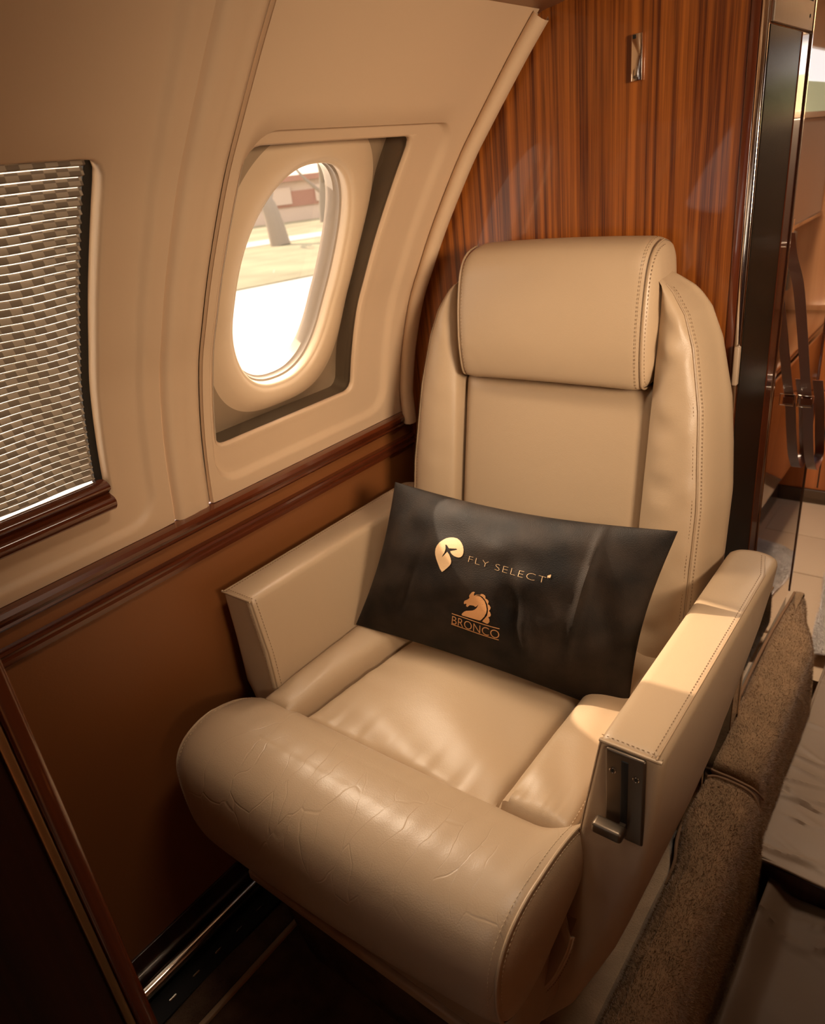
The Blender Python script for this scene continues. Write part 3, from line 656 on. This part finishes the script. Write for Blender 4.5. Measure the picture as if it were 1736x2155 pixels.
def px4(x, y): return (940 + x / 14.467, 1236 + y / 14.467)
horse = [(465, 820), (490, 780), (540, 735), (600, 710), (700, 705), (800, 700), (870, 675), (925, 625), (960, 560), (972, 520), (930, 570), (880, 595), (830, 560), (760, 545), (700, 540), (670, 560), (640, 595), (600, 575), (590, 540), (605, 500), (570, 490), (545, 505), (520, 490), (520, 440), (545, 400), (600, 380), (660, 350), (690, 310), (670, 270), (690, 225), (720, 190), (760, 150), (800, 140), (850, 160), (820, 190), (815, 255), (870, 262), (950, 270), (1010, 290), (1080, 350), (1150, 430), (1200, 540), (1235, 680), (1225, 780), (1180, 880), (1110, 960), (1060, 1000), (1000, 992), (760, 925), (500, 855)]
mane = [(840, 258), (860, 243), (900, 232), (1010, 240), (1040, 215), (1100, 225), (1160, 270), (1175, 330), (1170, 350), (1230, 385), (1270, 430), (1270, 480), (1250, 520), (1300, 550), (1345, 620), (1330, 680), (1300, 715), (1345, 770), (1365, 840), (1350, 880), (1295, 905), (1330, 960), (1335, 1040), (1300, 1090), (1260, 1100), (1125, 1030), (1140, 1000), (1200, 930), (1260, 850), (1275, 740), (1265, 640), (1235, 520), (1170, 400), (1090, 310), (1000, 250), (930, 246)]
S4 = ((1 / 14.467, 0), (0, 1 / 14.467))
printed('horse_head_logo', fill(horse, cell=110), 'copper', ABRO, (940, 1236), *S4); printed('mane', fill(mane, cell=110), 'copper', ABRO, (940, 1236), *S4)
for n_, q0, q1 in (('upper_rule', (160, 790), (1605, 1260)), ('lower_rule', (135, 1125), (1570, 1608))):
    dx, dy = q1[0] - q0[0], q1[1] - q0[1]; V = []; F = []
    for i in range(25):
        t_ = i / 24; V += [(q0[0] + dx * t_, q0[1] + dy * t_ - 13), (q0[0] + dx * t_, q0[1] + dy * t_ + 13)]
        if i: F.append((2 * i - 2, 2 * i, 2 * i + 1, 2 * i - 1))
    printed(n_, (V, F), 'copper', ABRO, (940, 1236), *S4)
g = fit(text2d('BRONCO', .02, -.0002, 1, 1.0), 1, 1); a0, a1 = px4(150, 1108), px4(1580, 1580)
printed('lettering', g, 'copper', ABRO, a0, (a1[0] - a0[0], a1[1] - a0[1]), (24 / 14.467, -252 / 14.467))
adopt(pw)

# ------------------------------------------------------------------ carpets beside the seat
def pile(name, P, parent, n, mt, L=.006, seed=1, closed=False):
    """short upright fibre tufts scattered over a grid surface P[n,m,3], joined as one part"""
    r = np.random.default_rng(seed); P = np.asarray(P); a, b = P.shape[:2]
    c0, c1, c2 = P[:-1, :-1], P[1:, :-1], P[:-1, 1:]; ar = np.linalg.norm(np.cross(c1 - c0, c2 - c0), axis=2).ravel(); pr = ar / ar.sum()
    idx = r.choice(len(ar), n, p=pr); i, j = idx // (b - 1), idx % (b - 1); u, v = r.random(n)[:, None], r.random(n)[:, None]
    p = P[i, j] * (1 - u) * (1 - v) + P[i + 1, j] * u * (1 - v) + P[i, j + 1] * (1 - u) * v + P[i + 1, j + 1] * u * v
    nn = np.cross(P[i + 1, j] - P[i, j], P[i, j + 1] - P[i, j]); nn /= np.linalg.norm(nn, axis=1)[:, None] + 1e-12
    if nn[:, 2].mean() < 0: nn = -nn
    sw = np.stack([np.sin(p[:, 1] * 60 + p[:, 0] * 40), np.cos(p[:, 1] * 45 - p[:, 0] * 70), 0 * p[:, 0]], 1) * .35
    d = nn + r.normal(0, .38, (n, 3)) + sw; d /= np.linalg.norm(d, axis=1)[:, None]
    s = np.cross(d, r.normal(size=(n, 3))); s /= np.linalg.norm(s, axis=1)[:, None]; ll = L * r.uniform(.6, 1.2, (n, 1)); w_ = .00045
    V = np.empty((n * 3, 3)); V[0::3] = p - s * w_ - nn * .0005; V[1::3] = p + s * w_ - nn * .0005; V[2::3] = p + d * ll
    me = bpy.data.meshes.new(name); me.vertices.add(n * 3); me.vertices.foreach_set('co', V.ravel().astype('f')); me.loops.add(n * 3); me.loops.foreach_set('vertex_index', np.arange(n * 3, dtype='i'))
    me.polygons.add(n); me.polygons.foreach_set('loop_start', np.arange(0, n * 3, 3, dtype='i')); me.polygons.foreach_set('loop_total', np.full(n, 3, dtype='i')); me.update(calc_edges=True)
    o = put(name, me, mt, parent, False); o['kind'] = 'stuff'; return o
def runner(name, label, sec, ys, mt, n, rough=.002, ends=True, seed=1, L=.006, cat='carpet', binding=True):
    """carpet block swept along y; sec(y) gives the xz outline"""
    t = thing(name, label, cat, (float(np.mean([p[0] for p in sec(ys[0])])), float(ys.mean()), float(min(p[1] for p in sec(ys[0]))))); P = []
    for i, y in enumerate(ys):
        c = crv(sec(y), 40); d = min(i, len(ys) - 1 - i) * abs(ys[1] - ys[0]); k = 1 - .014 * (1 - math.sqrt(1 - (1 - min(d / .02, 1)) ** 2)) / .02 * 1
        c = c.copy(); c[:, 1] -= np.where(c[:, 1] > .03, .014 * (1 - math.sqrt(max(0, 1 - (1 - min(d / .02, 1)) ** 2))), 0)
        P.append([(x, y, z + rough * math.sin(y * 40 + x * 60) * (z > .03)) for x, z in c])
    P = np.array(P); grid('carpet_block', P, mt, t, caps=True, ang=60); pile('pile', P, t, n, mt, L, seed)
    return t, P
ys = np.linspace(.30, 1.232, 70)
def secB(y):
    g = .02 * sm((.85 - y) / .4); h = .026 * sm((1.10 - y) / .12)
    return [(-.318 + h, -.01), (-.316 + h, .045), (-.309 + h, .072), (-.294 + h, .083), (-.262, .087), (-.228, .083), (-.205, .066), (-.192 + g, .035), (-.186 + g, -.02), (-.182 + g, -.10), (-.180 + g, -.25)]
t, P = runner('carpeted_sill', 'long brown carpeted aisle sill beside the seat, nearer of the two', secB, ys, 'pile_brown', 90000, seed=3)
tube('binding', crv([(-.292, .95, .05), (-.294, 1.0, .060), (-.3075, 1.06, .066), (-.314, 1.20, .070), (-.300, 1.236, .072), (-.26, 1.240, .074), (-.215, 1.236, .066), (-.192, 1.222, .03)], 60), .0035, 'bind', t); adopt(t)
ys = np.linspace(1.262, 2.06, 60)
def secA(y):
    p = sm((y - 1.72) / .34); x0 = -.318; x1 = -.205 - .075 * p; h = .085 + .030 * sm((y - 1.3) / .6) - .03 * p
    return [(x0, -.05), (x0 + .003, h - .03), (x0 + .012, h - .008), (x0 + .03, h), ((x0 + x1) / 2, h + .003), (x1 - .03, h), (x1 - .010, h - .012), (x1, h - .04), (x1 + .008, -.04), (x1 + .014, -.14), (x1 + .016, -.25)]
t, P = runner('carpeted_sill.001', 'brown carpeted aisle sill with pinched far end, farther of the two', secA, ys, 'pile_brown', 60000, seed=5)
tube('binding', crv([(-.3150, 2.06, .075), (-.3155, 1.7, .105), (-.3165, 1.40, .080), (-.315, 1.275, .070), (-.305, 1.257, .070), (-.26, 1.252, .072), (-.218, 1.256, .060), (-.200, 1.27, .03)], 60), .004, 'bind', t); adopt(t)
bc = thing('beige_carpet', 'beige carpeted plinth edge at the foot of the armchair, beside the brown sill', 'carpet', (-.38, .7, 0))
xs = [-.46, -.44, -.40, -.36, -.33, -.302, -.294]; P = np.array([[(x - (.030 * sm((y - .98) / .1) if x > -.35 else 0), y, .040 - (.012 if x > -.30 else 0) + .0015 * math.sin(y * 30)) for x in xs] for y in np.linspace(.2, 1.095, 40)])
grid('backing', P, 'pile_beige', bc, thick=.006); pile('pile', P, bc, 50000, 'pile_beige', .005, 9); adopt(bc)
cs = thing('carpet_strip', 'dark brown carpet strip with curled edge beside the left seat track', 'carpet', (-.90, .4, 0))
P = np.array([[(x, y, z + .002 * math.sin(y * 22)) for x, z in crv([(-.924, .002), (-.926 + .004 * math.sin(y * 14), .010), (-.920, .017), (-.910, .013), (-.895, .009), (-.879, .008), (-.878, .001)], 16)] for y in np.linspace(-.3, .60, 60)])
grid('strip', P, 'pile_dark', cs); pile('pile', P, cs, 14000, 'pile_dark', .0035, 4); adopt(cs)
tag(rbox('threshold_strip', (-.8765, -.3, .0), (-.8665, .56, .010), .002, 'bind_light'), 'narrow tan trim strip across the dark carpet, bottom left', 'trim strip')
tk = thing('seat_track.001', 'grey perforated seat track behind the right armrest foot', 'seat track', (-.34, 1.15, 0))
rbox('channel', (-.350, 1.03, .0005), (-.322, 1.198, .020), .001, 'gun', tk)
for i in range(9): rbox('hole', (-.341, 1.085 + i * .0125, .0195), (-.333, 1.0925 + i * .0125, .0206), .0005, 'black', tk, 2)
adopt(tk)

# ------------------------------------------------------------------ aisle covers
def sheet(name, label, x0, x1, y0, y1, zf, mt, seed, amp=.004, nx=110, ny=150, edge=None):
    r = np.random.default_rng(seed); P = []
    ks = [(r.uniform(x0, x0 + .35), r.uniform(y0, y1), r.uniform(-.5, .5), r.uniform(.03, .11), r.uniform(.003, .007), r.uniform(.5, 1.3)) for _ in range(46)]
    X, Y = np.meshgrid(np.linspace(x0, x1, nx), np.linspace(y0, y1, ny)); Z = np.zeros_like(X)
    for cx, cy, th, a, b, h in ks:
        u = (X - cx) * math.cos(th) + (Y - cy) * math.sin(th); v = -(X - cx) * math.sin(th) + (Y - cy) * math.cos(th) - .12 * u * u / .1
        Z += amp * h * np.exp(-(u / a) ** 2 - (v / b) ** 2)
    Z += amp * .5 * np.sin(X * 25 + Y * 17) + amp * .4 * np.sin(Y * 33 - X * 14)
    for i in range(ny):
        P.append([(X[i, j], Y[i, j], zf(X[i, j], Y[i, j]) + Z[i, j]) for j in range(nx)])
    o = grid(name, np.array(P), mt, thick=.0015); return tag(o, label, 'floor cover')
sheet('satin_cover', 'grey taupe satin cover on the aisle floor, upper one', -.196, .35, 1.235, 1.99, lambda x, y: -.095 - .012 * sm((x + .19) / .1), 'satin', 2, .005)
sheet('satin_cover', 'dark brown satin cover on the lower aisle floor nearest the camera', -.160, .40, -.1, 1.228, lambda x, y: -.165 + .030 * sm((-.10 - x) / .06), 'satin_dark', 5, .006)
o = rbox('aisle_step', (-.188, 1.232, -.26), (.40, 1.98, -.112), .004, 'dark_wood'); tag(o, 'low step box under the grey taupe satin cover', 'step')
bx = np.array([(-.1965, y, -.094) for y in np.linspace(1.236, 1.985, 20)])
o = tube('cover_hem', np.r_[[(x, 1.234, -.105 + .002 * math.sin(x * 30)) for x in np.linspace(.35, -.192, 30)], bx], .0035, 'satin'); o.name = 'hem'; o.parent = bpy.data.objects['satin_cover']
fl = thing('white_fleece', 'white fluffy fleece rug on the aisle floor before the entry', 'rug', (-.1, 2.3, -.1))
X = np.linspace(-.30, -.14, 60); P = np.array([[(max(x, -.235 - .12 * (y - 2.0)), y, -.098 + .022 * sm((x + .28) / .06) + .006 * math.sin(x * 31 + y * 19) + .005 * math.sin(y * 41)) for x in X] for y in np.linspace(2.0, 2.62, 60)])
grid('fleece', P, 'fleece', fl, thick=.004); pile('pile', P, fl, 60000, 'fleece', .012, 12); adopt(fl)
for i, (y0, y1) in enumerate(((2.1, 2.50), (2.51, 2.80), (2.81, 3.10))):
    o = rbox('entry_mat', (-.70, y0, -.122 + .006 * 0), (-.125, y1, -.108 - .003 * i), .005, 'mat_beige', None, 3)
    tag(o, ['beige entry floor mat beside the white fleece rug', 'beige entry floor mat, middle of the three', 'beige entry floor mat nearest the far orange cabinet'][i], 'mat')

# ------------------------------------------------------------------ galley seen past and in the mirror
gl_ = thing('far_cabinet', 'orange wooden cabinet with pale upper panel at far end of the aisle', 'cabinet', (-.2, 3.2, -.12))
rbox('base_panel', (-.9, 3.13, -.06), (1.05, 3.40, .36), .003, 'orange_wood', gl_)
rbox('kick_strip', (-.9, 3.12, -.12), (1.05, 3.38, -.06), .002, 'gun', gl_)
rbox('door_gap', (-.452, 3.1285, -.05), (-.447, 3.132, .35), 0, 'black', gl_)
rbox('drawer_panel', (-.9, 3.135, .365), (1.05, 3.40, .60), .004, 'orange_wood', gl_)
rbox('upper_panel', (-.9, 3.14, .612), (1.05, 3.40, 1.66), .004, 'light_wood', gl_)
for x in (-.20, .075): rbox('panel_joint', (x, 3.137, .62), (x + .008, 3.142, 1.6), 0, 'dark_wood', gl_)
adopt(gl_)
gc = thing('galley_counter', 'mahogany galley counter with chrome edge mouldings, seen in the mirror', 'counter', (.2, 2.8, -.12))
rbox('counter_base', (-.10, 2.30, -.12), (.5, 3.10, .20), .002, 'dark_wood', gc)
rbox('body', (-.205, 2.22, .20), (.5, 3.10, .635), .002, 'mahogany', gc)
for z in (.645, .668, .681): rbox('edge_moulding', (-.216, 2.21, z - .0085), (.5, 3.11, z + .0005), .003, 'chrome' if z != .668 else 'mahogany', gc, 3)
adopt(gc)
sh = thing('steel_hood', 'brushed steel galley locker under a small window, seen in the mirror', 'locker', (.3, 2.7, .97))
rbox('body', (-.128, 2.30, 1.030), (.6, 3.12, 1.335), .004, 'steel', sh)
rbox('lower_edge', (-.133, 2.30, 1.018), (.6, 3.12, 1.030), .002, 'chrome', sh)
rbox('telephone_handset', (-.150, 2.62, .84), (-.130, 2.67, 1.018), .006, 'gun', sh, 3)
adopt(sh)
# small window above the steel locker; pane and shade emit to imitate daylight
m_ = bpy.data.materials.new('glowing_green_shade'); m_.use_nodes = True; b_ = m_.node_tree.nodes['Principled BSDF']; b_.inputs['Base Color'].default_value = (.45, .50, .30, 1); b_.inputs['Emission Color'].default_value = (.50, .52, .32, 1); b_.inputs['Emission Strength'].default_value = .5; M['green'] = m_
m_ = bpy.data.materials.new('glowing_pane'); m_.use_nodes = True; b_ = m_.node_tree.nodes['Principled BSDF']; b_.inputs['Emission Color'].default_value = (.92, .95, 1, 1); b_.inputs['Emission Strength'].default_value = 1.0; M['pane_glow'] = m_
gw = thing('galley_window', 'small bright galley window with green lower shade, seen in the mirror', 'window', (.3, 2.7, 1.35))
rbox('glowing_pane', (-.116, 2.32, 1.435), (-.09, 3.11, 1.52), 0, 'pane_glow', gw); rbox('green_shade', (-.120, 2.32, 1.352), (-.09, 3.11, 1.435), 0, 'green', gw); rbox('window_sill', (-.130, 2.30, 1.335), (-.08, 3.12, 1.352), .002, 'cream', gw); rbox('window_head', (-.134, 2.30, 1.52), (-.08, 3.12, 1.66), .004, 'cream', gw); adopt(gw)

# ------------------------------------------------------------------ leather strap hanging before the mirror
sp_ = thing('leather_strap', 'brown leather strap with brass buckle hanging before the mirror', 'strap', (-.29, 1.8, .7))
def ribbon(name, pts, wd, mt, parent, th=.003, axis=(0, 1, 0), nrm=(1, 0, 0)):
    p = crv(pts, 50); ax = np.array(axis, float); n_ = np.array(nrm, float); P = []
    for q in p: P.append([q - ax * wd / 2 - n_ * th / 2, q + ax * wd / 2 - n_ * th / 2, q + ax * wd / 2 + n_ * th / 2, q - ax * wd / 2 + n_ * th / 2])
    return grid(name, np.array(P), mt, parent, cv=True, caps=True, ang=30)
def sy(y, z): return (-.325, y * 1.14, 1.32 - (1.32 - z) * 1.14)
up = [sy(1.345, 1.165), sy(1.38, 1.125), sy(1.461, 1.063), sy(1.55, .956), sy(1.64, .837), sy(1.69, .781)]
ribbon('strap', up, .021, 'strap', sp_, axis=(1, 0, 0), nrm=(0, 1, 0))
lo_ = [sy(1.69, .790), sy(1.74, .70), sy(1.80, .61), sy(1.86, .555), sy(1.90, .545), sy(1.94, .565), sy(1.91, .62), sy(1.85, .72), sy(1.78, .80)]
ribbon('strap_loop', lo_, .024, 'strap', sp_, axis=(1, 0, 0), nrm=(0, 1, 0))
rbox('strap_keeper', (-.338, sy(1.675, 0)[1], sy(0, .772)[2]), (-.312, sy(1.70, 0)[1], sy(0, .790)[2]), .003, 'strap', sp_)
q = [sy(1.66, .775), sy(1.66, .800), sy(1.74, .800), sy(1.74, .775), sy(1.66, .775)]
tube('buckle', [(-.341, p[1], p[2]) for p in q[:2]] + [(-.309, p[1], p[2]) for p in q[1:3][::-1][1:]] + [(-.309, q[0][1], q[0][2]), (-.341, q[0][1], q[0][2])], .0016, 'chrome', sp_)
rbox('wall_hook', (-.338, sy(1.33, 0)[1], sy(0, 1.16)[2]), (-.320, sy(1.36, 0)[1], sy(0, 1.185)[2]), .002, 'chrome', sp_)
adopt(sp_)

# ------------------------------------------------------------------ outside
gr = rbox('ground_outside', (-120, -60, -1.4), (-1.6, 120, -1.3), 0, mat('pale_tarmac', (.62, .58, .54), .9, colvar=(.15, .12))); gr['kind'] = 'structure'; gr['label'] = 'pale tarmac outside the window'; gr['category'] = 'ground'
def quadbox(name, pts, z0, z1, mt, lab, cat):
    V = [(x, y, z0) for x, y in pts] + [(x, y, z1) for x, y in pts]; n_ = len(pts)
    F = [tuple(range(n_)), tuple(range(n_, 2 * n_))] + [(i, (i + 1) % n_, (i + 1) % n_ + n_, i + n_) for i in range(n_)]
    return tag(mesh(name, V, F, mt, None, False), lab, cat)
g = quadbox('grass_verge', [(-18.5, 11), (-16.5, 18.5), (-14, 30), (-40, 60), (-60, 40), (-34, 14)], -1.3, -1.26, mat('dry_grass', (.36, .32, .20), .95, colvar=(.35, .25)), 'dry green verge beyond the tarmac', 'grass'); g['kind'] = 'structure'
# distant road, building and trunk
quadbox('road', [(-34, 14), (-24, 40), (-27, 41), (-38, 15)], -1.26, -1.22, mat('pale_road', (.62, .56, .50), .9), 'pale road crossing the verge', 'road')['kind'] = 'structure'
bd = thing('low_building', 'long low pale building with reddish windows beyond the trees', 'building', (-52, 44, -1.3))
bw = mat('building_wall', (.62, .50, .42), .9); br_ = mat('building_red', (.40, .22, .17), .9); wt = mat('tree_bark', (.30, .25, .20), .9)
B0 = Vector((-62, 26, 0)); B1 = Vector((-34, 62, 0)); dr = (B1 - B0).normalized(); nr_ = Vector((dr.y, -dr.x, 0))
def bbox_(name, s0, s1, d0, d1, z0, z1, mt):
    q = [B0 + dr * s0 + nr_ * d0, B0 + dr * s1 + nr_ * d0, B0 + dr * s1 + nr_ * d1, B0 + dr * s0 + nr_ * d1]
    V = [(p.x, p.y, z0) for p in q] + [(p.x, p.y, z1) for p in q]; F = [(0, 1, 2, 3), (4, 5, 6, 7)] + [(i, (i + 1) % 4, (i + 1) % 4 + 4, i + 4) for i in range(4)]
    return mesh(name, V, F, mt, bd, False)
bbox_('wall', 0, 46, -3, 3, -1.3, 1.6, bw); bbox_('brick_band', 0, 46, 3, 3.1, -.2, .9, br_); bbox_('roof', -.5, 46.5, -3.5, 3.5, 1.6, 2.0, br_)
for i in range(11): bbox_('window', 1 + i * 4.1, 3.2 + i * 4.1, 3.1, 3.2, .0, 1.2, bw)
adopt(bd)
def tree(x, y, h, r, lab, lean):
    t = thing('bare_tree', lab, 'tree', (x, y, -1.3), 'bare trees outside the window'); V, F = [], []
    tr_ = crv([(x, y, -1.3), (x + lean * .3, y, .3), (x + lean, y, 2.2), (x + lean * 1.1, y, h)], 14)
    v, f = tubeV(tr_, np.linspace(r, r * .35, 14), 10); mesh('trunk', v, f, wt, t)
    for i in range(9):
        a = random.uniform(0, 6.28); b = tr_[5 + i % 8]; L = h * random.uniform(.25, .5)
        v, f = tubeV(crv([b, b + (math.cos(a) * L * .5, math.sin(a) * L * .5, L * .5), b + (math.cos(a) * L * .8, math.sin(a) * L * .8, L)], 8), np.linspace(r * .35, r * .08, 8), 6, len(V)); V += v; F += f
    o = mesh('branches', V, F, wt, t); o['kind'] = 'stuff'; adopt(t)
tree(-28.2, 25.6, 7.5, .5, 'bare tree trunk just outside the oval window', -1.0); tree(-38.5, 39.5, 8, .4, 'thin bare tree farther off, right of the near trunk', .4)
